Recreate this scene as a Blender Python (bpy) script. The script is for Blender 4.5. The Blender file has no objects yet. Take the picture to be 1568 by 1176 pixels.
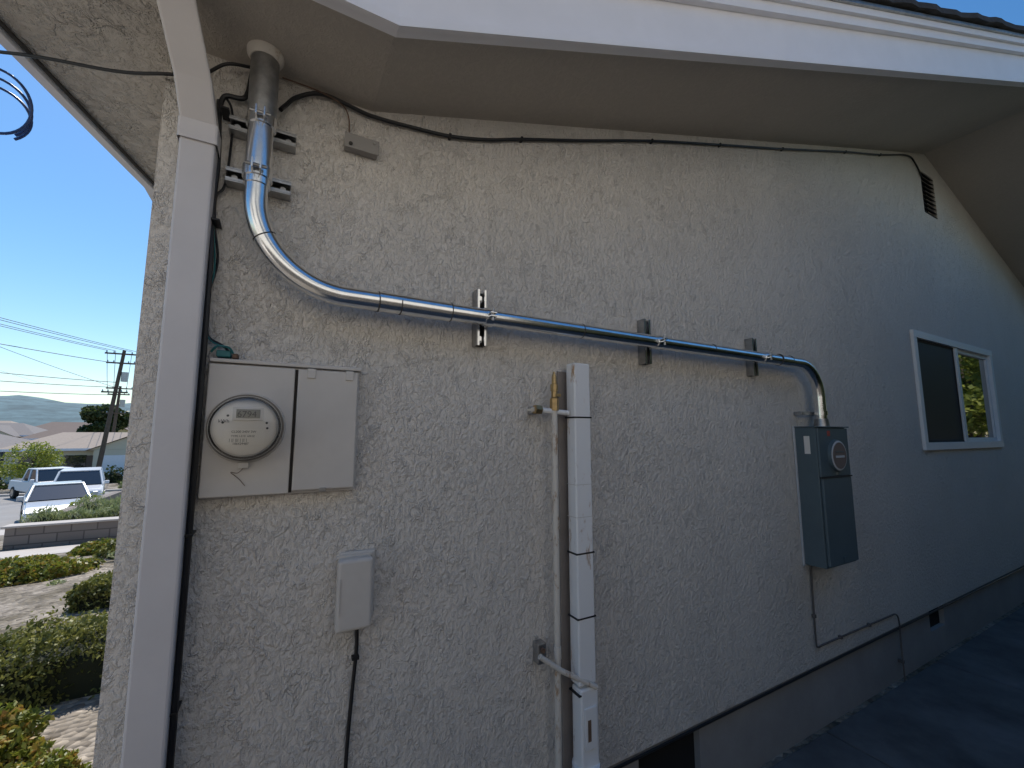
import bpy, bmesh, math, random
import numpy as np
from mathutils import Vector, Matrix, noise as mnoise
random.seed(7); rng=np.random.default_rng(7)
sc=bpy.context.scene
# ------------------------------------------------------------------ helpers
def link(o,parent=None):
    sc.collection.objects.link(o)
    if parent: o.parent=parent
    return o
def grp(name):
    e=bpy.data.objects.new(name,None); e.empty_display_size=.1; return link(e)
def meshobj(name,verts,faces,mat,parent=None,smooth=False):
    me=bpy.data.meshes.new(name); me.from_pydata([tuple(v) for v in verts],[],faces); me.update()
    if mat: me.materials.append(mat)
    if smooth:
        for p in me.polygons: p.use_smooth=True
    return link(bpy.data.objects.new(name,me),parent)
def box(name,x0,x1,y0,y1,z0,z1,mat,parent=None,bev=0.0,seg=2):
    bm=bmesh.new()
    vs=[bm.verts.new(p) for p in [(x0,y0,z0),(x1,y0,z0),(x1,y1,z0),(x0,y1,z0),(x0,y0,z1),(x1,y0,z1),(x1,y1,z1),(x0,y1,z1)]]
    for f in [(3,2,1,0),(4,5,6,7),(0,1,5,4),(1,2,6,5),(2,3,7,6),(3,0,4,7)]: bm.faces.new([vs[i] for i in f])
    if bev>0: bmesh.ops.bevel(bm,geom=bm.edges[:],offset=bev,segments=seg,affect='EDGES',profile=.5)
    bmesh.ops.recalc_face_normals(bm,faces=bm.faces[:])
    me=bpy.data.meshes.new(name); bm.to_mesh(me); bm.free()
    if mat: me.materials.append(mat)
    return link(bpy.data.objects.new(name,me),parent)
def poly_extrude(name,pts,vec,mat,parent=None):
    n=len(pts); vec=Vector(vec); v=[Vector(p) for p in pts]+[Vector(p)+vec for p in pts]
    f=[list(range(n)),[n+i for i in reversed(range(n))]]+[[i,n+i,n+(i+1)%n,(i+1)%n] for i in range(n)]
    o=meshobj(name,v,f,mat,parent); bm=bmesh.new(); bm.from_mesh(o.data); bmesh.ops.recalc_face_normals(bm,faces=bm.faces[:]); bm.to_mesh(o.data); bm.free(); return o
def catmull(P,n=8):
    P=[Vector(p) for p in P]; Q=[P[0]*2-P[1]]+P+[P[-1]*2-P[-2]]; out=[]
    for i in range(1,len(Q)-2):
        for k in range(n):
            t=k/n; a,b,c,d=Q[i-1],Q[i],Q[i+1],Q[i+2]
            out.append(.5*((2*b)+(c-a)*t+(2*a-5*b+4*c-d)*t*t+(3*b-a-3*c+d)*t**3))
    out.append(P[-1]); return out
def tube(name,path,r,mat,parent=None,seg=16,cap=True):
    path=[Vector(p) for p in path]; n=len(path); rr=r if isinstance(r,(list,tuple)) else [r]*n
    T=(path[1]-path[0]).normalized(); up=Vector((0,1,0)) if abs(T.y)<.9 else Vector((0,0,1))
    N=(up-T*up.dot(T)).normalized(); V=[];F=[]
    for i,p in enumerate(path):
        t=(path[min(i+1,n-1)]-path[max(i-1,0)])
        if t.length>1e-9: T=t.normalized()
        N=(N-T*N.dot(T)).normalized(); B=T.cross(N)
        for k in range(seg):
            a=2*math.pi*k/seg; V.append(p+(N*math.cos(a)+B*math.sin(a))*rr[i])
    for i in range(n-1):
        for k in range(seg):
            F.append((i*seg+k,i*seg+(k+1)%seg,(i+1)*seg+(k+1)%seg,(i+1)*seg+k))
    o=meshobj(name,V,F,mat,parent,True)
    if cap:
        bm=bmesh.new(); bm.from_mesh(o.data); bm.verts.ensure_lookup_table()
        bm.faces.new([bm.verts[k] for k in reversed(range(seg))]); bm.faces.new([bm.verts[(n-1)*seg+k] for k in range(seg)])
        bmesh.ops.recalc_face_normals(bm,faces=bm.faces[:]); bm.to_mesh(o.data); bm.free()
    o.data.set_sharp_from_angle(angle=math.radians(38))
    return o
def disc_y(name,cx,y0,y1,cz,r0,r1,mat,parent=None,seg=48):   # short cylinder/cone along y
    return tube(name,[(cx,y0,cz),(cx,y1,cz)],[r0,r1],mat,parent,seg)
# ------------------------------------------------------------------ materials
def mat(name,col,rough=.6,metal=0.,bump=None,var=.0,varscale=6.,spec=.5,ior=None):
    m=bpy.data.materials.new(name); m.use_nodes=True; nt=m.node_tree; b=nt.nodes['Principled BSDF']
    b.inputs['Base Color'].default_value=(*col,1); b.inputs['Roughness'].default_value=rough; b.inputs['Metallic'].default_value=metal
    b.inputs['Specular IOR Level'].default_value=spec
    if ior: b.inputs['IOR'].default_value=ior
    tc=nt.nodes.new('ShaderNodeTexCoord')
    if var>0:
        n=nt.nodes.new('ShaderNodeTexNoise'); n.inputs['Scale'].default_value=varscale; n.inputs['Detail'].default_value=6; n.inputs['Roughness'].default_value=.65
        nt.links.new(tc.outputs['Object'],n.inputs['Vector'])
        r=nt.nodes.new('ShaderNodeValToRGB'); r.color_ramp.elements[0].position=.3; r.color_ramp.elements[1].position=.7
        r.color_ramp.elements[0].color=(*[c*(1-var) for c in col],1); r.color_ramp.elements[1].color=(*[min(1,c*(1+var)) for c in col],1)
        nt.links.new(n.outputs[0],r.inputs[0]); nt.links.new(r.outputs[0],b.inputs['Base Color'])
    if bump:
        n2=nt.nodes.new('ShaderNodeTexNoise'); n2.inputs['Scale'].default_value=bump[0]; n2.inputs['Detail'].default_value=5
        nt.links.new(tc.outputs['Object'],n2.inputs['Vector']); bp=nt.nodes.new('ShaderNodeBump'); bp.inputs['Distance'].default_value=bump[1]; bp.inputs['Strength'].default_value=bump[2] if len(bump)>2 else .6
        nt.links.new(n2.outputs[0],bp.inputs['Height']); nt.links.new(bp.outputs[0],b.inputs['Normal'])
    return m
def N(nt,t,**k):
    n=nt.nodes.new(t)
    for a,v in k.items():
        if a in n.inputs.keys(): n.inputs[a].default_value=v
        else: setattr(n,a,v)
    return n
def stucco(name,col,strength=.9,dist=.006,scale=1.0,var=.05,zs=.68):
    m=bpy.data.materials.new(name); m.use_nodes=True; nt=m.node_tree; L=nt.links; b=nt.nodes['Principled BSDF']
    b.inputs['Roughness'].default_value=.62; b.inputs['Specular IOR Level'].default_value=.35
    tc=N(nt,'ShaderNodeTexCoord'); mp=N(nt,'ShaderNodeMapping'); mp.inputs['Scale'].default_value=(scale,scale,scale*zs); L.new(tc.outputs['Object'],mp.inputs[0])
    def noise(s,d,r,dis):
        n=N(nt,'ShaderNodeTexNoise'); n.inputs['Scale'].default_value=s; n.inputs['Detail'].default_value=d; n.inputs['Roughness'].default_value=r; n.inputs['Distortion'].default_value=dis
        L.new(mp.outputs[0],n.inputs['Vector']); return n.outputs[0]
    def mr(i,a,bb,c,d):
        n=N(nt,'ShaderNodeMapRange'); n.interpolation_type='SMOOTHSTEP'; n.inputs[1].default_value=a;n.inputs[2].default_value=bb;n.inputs[3].default_value=c;n.inputs[4].default_value=d
        L.new(i,n.inputs[0]); return n.outputs[0]
    def ma(op,a,bb):
        n=N(nt,'ShaderNodeMath',operation=op)
        for i,x in enumerate((a,bb)):
            if isinstance(x,(int,float)): n.inputs[i].default_value=x
            elif x is not None: L.new(x,n.inputs[i])
        return n.outputs[0]
    n1=noise(36,3,.6,.5)
    ridge=mr(ma('ABSOLUTE',ma('SUBTRACT',n1,.52),None),0,.055,1,0)
    mask=mr(noise(20,3,.55,.2),.42,.66,0,1)
    patch=mr(noise(2.6,2,.5,.2),.35,.65,.75,1.1)
    plate=mr(noise(64,4,.62,.3),.42,.66,0,1)
    fine=noise(230,3,.65,0); mid=noise(105,3,.6,0)
    h=ma('ADD',ma('MULTIPLY',ma('MULTIPLY',ridge,mask),.50),ma('ADD',ma('MULTIPLY',ma('MULTIPLY',plate,patch),.48),ma('ADD',ma('MULTIPLY',fine,.22),ma('MULTIPLY',mid,.45))))
    bp=N(nt,'ShaderNodeBump'); bp.inputs['Strength'].default_value=strength; bp.inputs['Distance'].default_value=dist
    L.new(h,bp.inputs['Height']); L.new(bp.outputs[0],b.inputs['Normal'])
    r=N(nt,'ShaderNodeValToRGB'); r.color_ramp.elements[0].position=.3; r.color_ramp.elements[1].position=.72
    r.color_ramp.elements[0].color=(*[c*(1-var) for c in col],1); r.color_ramp.elements[1].color=(*[c*(1+var*.6) for c in col],1)
    L.new(noise(2.2,5,.6,.3),r.inputs[0]); 
    mx=N(nt,'ShaderNodeMix',data_type='RGBA',blend_type='MULTIPLY'); mx.inputs[0].default_value=1
    L.new(r.outputs[0],mx.inputs[6]); g=mr(h,0.2,.9,.93,1.0); cb=N(nt,'ShaderNodeCombineColor');  # low spots darkened in the colour, crevice shading painted over the bump
    for i in range(3): L.new(g,cb.inputs[i])
    L.new(cb.outputs[0],mx.inputs[7]); L.new(mx.outputs[2],b.inputs['Base Color'])
    return m
WALLC=(.82,.765,.70)
M_st=stucco('stucco_paint',WALLC,1.0,.009)
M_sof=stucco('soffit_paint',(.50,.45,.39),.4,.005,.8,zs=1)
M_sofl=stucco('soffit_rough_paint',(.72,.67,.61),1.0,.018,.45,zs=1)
M_fnd=mat('foundation_paint',(.33,.32,.31),.8,bump=(30,.004,.4),var=.12,varscale=3)
M_white=mat('white_trim_paint',(.85,.84,.87),.45,bump=(14,.002,.3),var=.03)
M_post=mat('downspout_paint',(.70,.67,.67),.5,bump=(20,.0015,.3),var=.04)
M_box=mat('meter_box_paint',(.63,.59,.545),.5,bump=(60,.0006,.4),var=.05,varscale=9)
M_shadowgap=mat('dark_gap',(.05,.045,.04),.8)
M_blk=mat('black_cable',(.012,.012,.014),.45)
M_bluecab=mat('blue_cable',(.02,.06,.20),.4)
M_teal=mat('teal_wire',(.02,.16,.17),.5)
M_galv=mat('galvanized_steel',(.82,.83,.84),.20,1.,bump=(30,.0008,.25),var=.10,varscale=22)
M_galvd=mat('galvanized_dull',(.42,.42,.42),.42,1.,bump=(60,.0008,.4),var=.25,varscale=30)
M_rust=mat('rusty_steel',(.16,.10,.07),.8,.2,bump=(50,.002),var=.4,varscale=25)
M_gwire=mat('painted_ground_wire',(.13,.11,.10),.7,var=.3,varscale=20)
M_dark=mat('dark_opening',(.012,.012,.012),.9)
M_glassdark=mat('window_glass',(.012,.014,.016),.02,spec=1.0,ior=2.8)
M_screen=mat('insect_screen',(.03,.032,.035),.55,bump=(900,.0005,.6))
M_vinyl=mat('window_vinyl',(.87,.87,.87),.35)
M_panel=mat('panel_enamel',(.095,.135,.155),.40,bump=(80,.0005,.4),var=.06)
M_panell=mat('panel_flange',(.55,.56,.58),.45)
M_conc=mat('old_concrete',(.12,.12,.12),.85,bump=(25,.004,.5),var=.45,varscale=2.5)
M_concl=mat('bounce_concrete',(.70,.63,.53),.85,bump=(25,.004,.4),var=.06,varscale=2)  # pale colour for the added bounce ground
M_shing=mat('asphalt_shingle',(.045,.04,.038),.9,bump=(40,.006),var=.3,varscale=12)
M_brass=mat('brass',(.50,.36,.18),.45,1.,var=.2,varscale=60)
M_fence=mat('light_block_wood',(.09,.08,.07),.85,bump=(20,.004),var=.3,varscale=5)
def rusty(name,base,rust,p0,p1,sx=9,sz=3.2):
    m=mat(name,base,.5); nt=m.node_tree; L=nt.links; b=nt.nodes['Principled BSDF']
    tc=N(nt,'ShaderNodeTexCoord'); mp=N(nt,'ShaderNodeMapping'); mp.inputs['Scale'].default_value=(sx,sx,sz); L.new(tc.outputs['Object'],mp.inputs[0])
    n=N(nt,'ShaderNodeTexNoise'); n.inputs['Scale'].default_value=2.2; n.inputs['Detail'].default_value=8; n.inputs['Roughness'].default_value=.7; L.new(mp.outputs[0],n.inputs[0])
    r=N(nt,'ShaderNodeValToRGB'); r.color_ramp.elements[0].position=p0; r.color_ramp.elements[0].color=(*base,1); r.color_ramp.elements[1].position=p1; r.color_ramp.elements[1].color=(*rust,1)
    L.new(n.outputs[0],r.inputs[0]); L.new(r.outputs[0],b.inputs['Base Color']); return m
M_cover=rusty('white_conduit_cover',(.87,.87,.87),(.42,.24,.11),.59,.69)
M_pipe=rusty('painted_gas_pipe',(.70,.65,.58),(.36,.22,.12),.54,.66,12,5)
def leafmat(name,c1,c2,c3,sc_=9.):
    m=bpy.data.materials.new(name); m.use_nodes=True; nt=m.node_tree; L=nt.links; b=nt.nodes['Principled BSDF']; out=nt.nodes['Material Output']
    tc=N(nt,'ShaderNodeTexCoord'); n=N(nt,'ShaderNodeTexNoise'); n.inputs['Scale'].default_value=sc_; n.inputs['Detail'].default_value=4; L.new(tc.outputs['Object'],n.inputs[0])
    r=N(nt,'ShaderNodeValToRGB'); e=r.color_ramp.elements; e[0].position=.32; e[0].color=(*c1,1); e[1].position=.7; e[1].color=(*c3,1); x=e.new(.5); x.color=(*c2,1)
    L.new(n.outputs[0],r.inputs[0]); L.new(r.outputs[0],b.inputs['Base Color']); b.inputs['Roughness'].default_value=.5
    t=N(nt,'ShaderNodeBsdfTranslucent'); L.new(r.outputs[0],t.inputs[0]); ms=N(nt,'ShaderNodeMixShader'); ms.inputs[0].default_value=.35
    L.new(b.outputs[0],ms.inputs[1]); L.new(t.outputs[0],ms.inputs[2]); L.new(ms.outputs[0],out.inputs[0]); return m
M_hedge=leafmat('hedge_leaves',(.06,.08,.02),(.18,.19,.045),(.38,.36,.10),14)
M_shrub=leafmat('shrub_leaves',(.08,.12,.02),(.24,.27,.04),(.42,.22,.06),20)
M_grass=leafmat('ornamental_grass_leaves',(.16,.20,.06),(.30,.34,.14),(.46,.48,.32),8)
M_tree=leafmat('tree_leaves',(.02,.035,.012),(.05,.075,.02),(.10,.12,.03),3)
M_treeb=leafmat('bright_tree_leaves',(.10,.13,.02),(.26,.30,.045),(.46,.48,.08),5)
M_bark=mat('bark',(.10,.075,.055),.9,bump=(20,.01),var=.3)
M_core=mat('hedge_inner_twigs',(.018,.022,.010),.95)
# ------------------------------------------------------------------ leaves
def leafcloud(name,P,size,m,parent=None,upbias=.0,slim=.55):
    P=np.asarray(P); n=len(P); d=rng.normal(size=(n,3)); d[:,2]+=upbias; d/=np.linalg.norm(d,axis=1)[:,None]
    e=rng.normal(size=(n,3)); e-= (e*d).sum(1)[:,None]*d; e/=np.linalg.norm(e,axis=1)[:,None]
    s=size*(.6+.8*rng.random(n))[:,None]; a=P-d*s*.5; c=P+d*s*.5; b=P+e*s*slim*.5; f=P-e*s*slim*.5
    V=np.stack([a,b,c,f],1).reshape(-1,3); F=np.arange(n*4).reshape(-1,4)
    me=bpy.data.meshes.new(name); me.vertices.add(n*4); me.vertices.foreach_set('co',V.ravel()); me.loops.add(n*4); me.loops.foreach_set('vertex_index',F.ravel().astype(np.int32))
    me.polygons.add(n); me.polygons.foreach_set('loop_start',(np.arange(n)*4).astype(np.int32)); me.polygons.foreach_set('loop_total',np.full(n,4,dtype=np.int32)); me.update(); me.validate(); me.materials.append(m)
    return link(bpy.data.objects.new(name,me),parent)
def lump(x,y,z,s=2.): return mnoise.noise(Vector((x*s,y*s,z*s)))
def hedge(name,x0,x1,y0,y1,z0,h,n,leaf,m=None,round_=.12,rough=.06):
    g=grp(name); P=[]
    box('inner_twigs',x0+.05,x1-.05,y0+.05,y1-.05,z0-.2,z0+h-.06,M_core,g,.04)
    W=x1-x0;D=y1-y0
    areas=[W*D*1.3,W*h,W*h*.4,D*h,D*h]; tot=sum(areas); 
    for fi,a in enumerate(areas):
        for _ in range(int(n*a/tot)):
            u,v=random.random(),random.random()
            if fi==0: p=[x0+u*W,y0+v*D,z0+h]
            elif fi==1: p=[x0+u*W,y0,z0+v*h]
            elif fi==2: p=[x0+u*W,y1,z0+v*h]
            elif fi==3: p=[x0,y0+u*D,z0+v*h]
            else: p=[x1,y0+u*D,z0+v*h]
            k=lump(*p,3.5)*rough*1.6+random.gauss(0,rough*.35)-abs(random.gauss(0,.015))
            cx,cy=(x0+x1)/2,(y0+y1)/2
            ex=max(0,abs(p[0]-cx)-(W/2-round_)); ey=max(0,abs(p[1]-cy)-(D/2-round_)); ez=max(0,p[2]-(z0+h-round_))
            e=math.sqrt(ex*ex+ey*ey+ez*ez); 
            if e>round_:
                f=(round_/e); p[0]-= math.copysign(ex*(1-f),p[0]-cx); p[1]-=math.copysign(ey*(1-f),p[1]-cy); p[2]-=ez*(1-f)
            nrm=[(0,0,1),(0,-1,0),(0,1,0),(-1,0,0),(1,0,0)][fi]
            P.append([p[i]+nrm[i]*k for i in range(3)])
    leafcloud('leaves',P,leaf,m or M_hedge,g,.6)
    return g
def mound(name,cx,cy,z0,rx,ry,h,n,leaf,m,slim=.55,up=.4):
    g=grp(name); P=[]
    for _ in range(n):
        a=random.random()*6.283; v=random.random(); ph=math.acos(v); 
        r=.72+.28*random.random()**.5; r*=1+.35*lump(math.cos(a)*1.3+cx,math.sin(a)*1.3+cy,v*1.5,1.7)
        P.append([cx+rx*math.cos(a)*math.sin(ph)*r,cy+ry*math.sin(a)*math.sin(ph)*r,z0+h*v*r])
    leafcloud('leaves',P,leaf,m,g,up,slim)
    bm=bmesh.new(); bmesh.ops.create_icosphere(bm,subdivisions=3,radius=1)
    for v in bm.verts:
        k=.62*(1+.3*lump(v.co.x*1.3+cx,v.co.y*1.3+cy,v.co.z,1.7)); v.co=Vector((cx+v.co.x*rx*k,cy+v.co.y*ry*k,z0+v.co.z*h*k))
    me=bpy.data.meshes.new('inner_twigs'); bm.to_mesh(me); bm.free(); me.materials.append(M_core); link(bpy.data.objects.new('inner_twigs',me),g)
    return g
def tree(name,x,y,z0,H,R,n,leaf,m,trunk=.16,crown0=.35):
    g=grp(name); top=Vector((x+.1*R,y,z0+H*.8))
    tube('trunk',catmull([(x,y,z0-.3),(x+.05*R,y,z0+H*.25),(x-.04*R,y+.03*R,z0+H*.5),top],5),[trunk*(1-.85*i/15) for i in range(16)],M_bark,g,10)
    cl=[]
    for i in range(16):
        a=i*2.4+random.random(); rr=R*(.35+.5*random.random()); zz=z0+H*(crown0+.12+(.82-crown0)*random.random()); rr*=1-.45*max(0,(zz-z0)/H-.6)/.4
        c=Vector((x+rr*math.cos(a),y+rr*math.sin(a),zz)); cl.append((c,R*(.28+.2*random.random())))
        st=Vector((x,y,z0+H*(.25+.35*random.random())))
        tube('limb_%d'%i,catmull([st,(st+c)/2+Vector((0,0,.08*H*random.random())),c],4),[trunk*.35*(1-.8*k/8) for k in range(9)],M_bark,g,6)
    P=[]
    for _ in range(n):
        c,r=random.choice(cl); v=Vector((random.gauss(0,1),random.gauss(0,1),random.gauss(0,1))).normalized()*r*(.55+.5*random.random()); v.z*=.75
        P.append(list(c+v))
    leafcloud('crown_leaves',P,leaf,m,g,.2,.6); return g
# ------------------------------------------------------------------ world / sun
SUN_EL=math.radians(57); SUN_AZ=math.radians(-4)     # azimuth measured from +Y toward +X
w=bpy.data.worlds.new("World"); sc.world=w; w.use_nodes=True; nt=w.node_tree; bg=nt.nodes['Background']
s=nt.nodes.new('ShaderNodeTexSky'); s.sky_type='NISHITA'; s.sun_disc=False; s.sun_elevation=SUN_EL; s.sun_rotation=SUN_AZ
s.air_density=1.2; s.dust_density=.35; s.ozone_density=3.2; s.altitude=20
hs=nt.nodes.new('ShaderNodeHueSaturation'); hs.inputs['Saturation'].default_value=1.28
nt.links.new(s.outputs[0],hs.inputs['Color']); nt.links.new(hs.outputs[0],bg.inputs[0]); bg.inputs[1].default_value=.15
sl=bpy.data.lights.new('sun','SUN'); sl.energy=5; sl.angle=math.radians(.5); sl.color=(1,.95,.88); so=link(bpy.data.objects.new('sun',sl))
d=Vector((math.sin(SUN_AZ)*math.cos(SUN_EL),math.cos(SUN_AZ)*math.cos(SUN_EL),math.sin(SUN_EL))); so.rotation_euler=d.to_track_quat('Z','Y').to_euler(); so.location=(3,3,12)
# ------------------------------------------------------------------ camera
c=bpy.data.cameras.new('camera'); co=link(bpy.data.objects.new('camera',c)); sc.camera=co
c.sensor_width=36; c.lens=650/1568*36; c.clip_start=.02; c.clip_end=9000; co.location=(0,-1.4,1.61)
yaw=math.radians(28.7); p=math.atan(77/650)
co.rotation_euler=Vector((math.sin(yaw)*math.cos(p),math.cos(yaw)*math.cos(p),math.sin(p))).to_track_quat('-Z','Y').to_euler()
# ------------------------------------------------------------------ terrain
KN=[(-1e4,0),(2.6,0),(13,-.774),(19.6,-1.7),(35,-2.3),(120,-2.3),(900,-62),(1e5,-62)]
def gz(y):
    for (a,za),(b_,zb_) in zip(KN[:-1],KN[1:]):
        if y<=b_: return za+(zb_-za)*(y-a)/(b_-a)
ys=[-4000,-300,-60,-20,-8,-3,0,2.6,13,19.6,35,50,80,120,250,500,900,1500,4000]
xs=[-4000,-1500,-600,-200,-80,-40,-20,-12,-8,-6,-4,-3,-2,-1,0,2,6,12,20,60,200,600,1500,4000]
V=[(x,y,gz(y)) for y in ys for x in xs]; nx=len(xs)
M_soil=bpy.data.materials.new('ground_gravel_soil'); M_soil.use_nodes=True
nt=M_soil.node_tree; L=nt.links; b=nt.nodes['Principled BSDF']; b.inputs['Roughness'].default_value=.95
tc=N(nt,'ShaderNodeTexCoord'); vo=N(nt,'ShaderNodeTexVoronoi'); vo.inputs['Scale'].default_value=24; L.new(tc.outputs['Object'],vo.inputs['Vector'])
r=N(nt,'ShaderNodeValToRGB'); r.color_ramp.elements[0].color=(.13,.11,.09,1); r.color_ramp.elements[1].color=(.46,.40,.33,1)
L.new(vo.outputs['Color'],r.inputs[0]); n=N(nt,'ShaderNodeTexNoise'); n.inputs['Scale'].default_value=1.6; n.inputs['Detail'].default_value=6; L.new(tc.outputs['Object'],n.inputs[0])
r2=N(nt,'ShaderNodeValToRGB'); r2.color_ramp.elements[0].position=.40; r2.color_ramp.elements[0].color=(.42,.40,.33,1); r2.color_ramp.elements[1].position=.58; r2.color_ramp.elements[1].color=(1,1,1,1); L.new(n.outputs[0],r2.inputs[0])
mx=N(nt,'ShaderNodeMix',data_type='RGBA',blend_type='MULTIPLY'); mx.inputs[0].default_value=1; L.new(r.outputs[0],mx.inputs[6]); L.new(r2.outputs[0],mx.inputs[7]); L.new(mx.outputs[2],b.inputs['Base Color'])
bp=N(nt,'ShaderNodeBump'); bp.inputs['Distance'].default_value=.03; L.new(vo.outputs['Distance'],bp.inputs['Height']); bp.invert=True; L.new(bp.outputs[0],b.inputs['Normal'])
meshobj('ground',V,[(j*nx+i,j*nx+i+1,(j+1)*nx+i+1,(j+1)*nx+i) for j in range(len(ys)-1) for i in range(nx-1)],M_soil)
def strip(name,x0,x1,yl,m,off=.004):
    V=[];F=[]
    for y in yl: V+=[(x0,y,gz(y)+off),(x1,y,gz(y)+off)]
    for i in range(len(yl)-1): F.append((2*i,2*i+1,2*i+3,2*i+2))
    return meshobj(name,V,F,m)
g=grp('concrete_path')
xx=-.3
while xx<14:
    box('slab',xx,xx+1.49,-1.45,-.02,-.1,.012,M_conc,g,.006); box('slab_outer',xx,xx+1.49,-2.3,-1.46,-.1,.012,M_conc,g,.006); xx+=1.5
strip('bounce_ground',-12,3.0,[-5.2,-2.72],M_concl,.006)  # added unseen pale ground, bounces sunlight towards the gable wall
# ------------------------------------------------------------------ HOUSE
house=grp('stucco_house')
ZK=2.70; XK=.22; SL=.308; XR=5.2; XE=10.2
def topz(x):
    if x<=XK: return ZK
    if x<=XR: return ZK+SL*(x-XK)
    return ZK+SL*(XR-XK)-SL*(x-XR)
def wallgrid(name,x0,x1,z0,ztop,holes,y,thick,m,extra=[]):
    br=sorted(set([x0,x1]+[h[0] for h in holes]+[h[1] for h in holes]+[e for e in extra if x0<e<x1])); V=[];F=[]
    def q(*P): k=len(V); V.extend(P); F.append([k+i for i in range(len(P))])
    for a,b_ in zip(br[:-1],br[1:]):
        hs=sorted([h for h in holes if h[0]<=a+1e-6 and h[1]>=b_-1e-6],key=lambda h:h[2]); z=z0
        for h in hs:
            q((a,y,z),(b_,y,z),(b_,y,h[2]),(a,y,h[2])); z=h[3]
        q((a,y,z),(b_,y,z),(b_,y,ztop(b_)),(a,y,ztop(a)))
    for h in holes:
        a,b_,c0,c1=h; yy=y+thick
        q((a,y,c0),(a,yy,c0),(a,yy,c1),(a,y,c1)); q((b_,y,c0),(b_,y,c1),(b_,yy,c1),(b_,yy,c0)); q((a,y,c0),(b_,y,c0),(b_,yy,c0),(a,yy,c0)); q((a,y,c1),(a,yy,c1),(b_,yy,c1),(b_,y,c1))
    return meshobj(name,V,F,m,house)
XC=-.33; FZ=.335
WIN=(4.46,6.26,1.515,2.42); VEN=(5.05,5.35,3.62,4.03)
wallgrid('gable_wall',XC,XE,FZ,lambda x:topz(x)+.02,[WIN,VEN],0,.07,M_st,[XK,XR])
FV=[(1.36,1.73,.12,.30),(4.25,4.52,.18,.325),(7.6,7.9,.19,.325)]
wallgrid('foundation',XC+.01,XE,-.3,lambda x:FZ-.006,FV,.014,.035,M_fnd)
meshobj('stucco_screed',[(XC,0,FZ),(XE,0,FZ),(XE,.03,FZ),(XC,.03,FZ)],[(0,3,2,1)],M_shadowgap,house)
tube('screed_cable',[(1.2,-.006,FZ-.012),(3,-.006,FZ-.008),(6,-.006,FZ-.014),(10,-.006,FZ-.01)],.006,M_blk,house,8)
for i,h in enumerate(FV): box('foundation_vent_back',h[0]-.02,h[1]+.02,.045,.06,h[2]-.02,h[3]+.005,M_dark,house)
meshobj('front_wall',[(XC,0,-1.6),(XC,0,ZK),(XC,10,ZK),(XC,10,-1.6)],[(0,1,2,3)],M_st,house)
meshobj('rear_walls',[(XE,0,-1.6),(XE,10,-1.6),(XE,10,2.8),(XE,0,2.8),(XC,10,-1.6),(XC,10,2.7)],[(0,1,2,3),(1,4,5,2)],M_st,house)
PY=-.34; PR=-.87
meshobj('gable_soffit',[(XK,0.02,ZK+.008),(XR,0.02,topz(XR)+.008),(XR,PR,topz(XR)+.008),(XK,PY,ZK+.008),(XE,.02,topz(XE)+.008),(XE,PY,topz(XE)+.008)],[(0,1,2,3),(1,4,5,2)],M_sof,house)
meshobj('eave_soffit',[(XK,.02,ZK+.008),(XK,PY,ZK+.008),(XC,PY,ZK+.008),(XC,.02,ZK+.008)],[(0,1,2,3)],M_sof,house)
E=[(-.83,PY),(-.718,.156),(-.545,.905),(-.52,3),(-.5,10)]
V=[];F=[]
for (x,y) in E: V+=[(x,y,ZK+.008),(XC+.01,y,ZK+.008)]
for i in range(len(E)-1): F.append((2*i,2*i+1,2*i+3,2*i+2))
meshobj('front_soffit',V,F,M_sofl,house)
def board(name,P,z0,z1,out0,out1,m):
    V=[];F=[]
    for (x,y,z) in P: V+=[(x,y-out1,z+z0),(x,y-out1,z+z1),(x,y-out0,z+z1),(x,y-out0,z+z0)]
    for i in range(len(P)-1):
        a=4*i;b_=a+4
        for k in range(4): F.append((a+k,a+(k+1)%4,b_+(k+1)%4,b_+k))
    F+= [(0,1,2,3),tuple(4*(len(P)-1)+k for k in (3,2,1,0))]
    return meshobj(name,V,F,m,house)
BP=[(-.86,PY,ZK),(XK,PY,ZK),(XR,PR,topz(XR)),(XE+.4,PY,topz(XE)-.1)]
board('barge_board',BP,-.018,.225,0,.03,M_white)
board('barge_lip',BP,-.022,.004,.031,.043,M_white)
board('barge_moulding',BP,.185,.262,.031,.055,M_white)
board('barge_moulding_cap',BP,.232,.268,.056,.072,M_white)
board('drip_edge',BP,.269,.285,-.05,.085,M_galvd)
P2=[];n=150
for i in range(n+1):
    x=-.9+(XE+1.4)*i/n
    if x<=XK: y,z=PY,ZK
    elif x<=XR: t=(x-XK)/(XR-XK); y,z=PY+(PR-PY)*t,topz(x)
    else: t=(x-XR)/(XE-XR); y,z=PR+(PY-PR)*t,topz(x)
    P2.append((x,y-.015*random.random(),z+.010*random.random()))
board('shingle_edge',P2,.286,.318,-.3,.10,M_shing)
meshobj('roof_planes',[(-.9,PY-.05,ZK+.30),(XK,PY-.05,ZK+.30),(XR,PR-.05,topz(XR)+.30),(XE+.5,PY-.05,topz(XE)+.2),(XE+.5,10,topz(XE)+.2),(XR,10,topz(XR)+.30),(XK,10,ZK+.30),(-.58,10,ZK+.30),(-.6,.905,ZK+.3)],[(0,1,6,7,8),(1,2,5,6),(2,3,4,5)],M_shing,house)
V=[];F=[]
for (x,y) in E: V+=[(x-.03,y,ZK-.016),(x,y,ZK-.016),(x,y,ZK+.22),(x-.03,y,ZK+.22)]
for i in range(len(E)-1):
    a=4*i;b_=a+4
    for k in range(4): F.append((a+k,a+(k+1)%4,b_+(k+1)%4,b_+k))
meshobj('front_fascia',V,F,M_white,house)
tube('front_soffit_seam',[(x+.012,y,ZK-.002) for x,y in E],.006,M_shadowgap,house,6)
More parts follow.
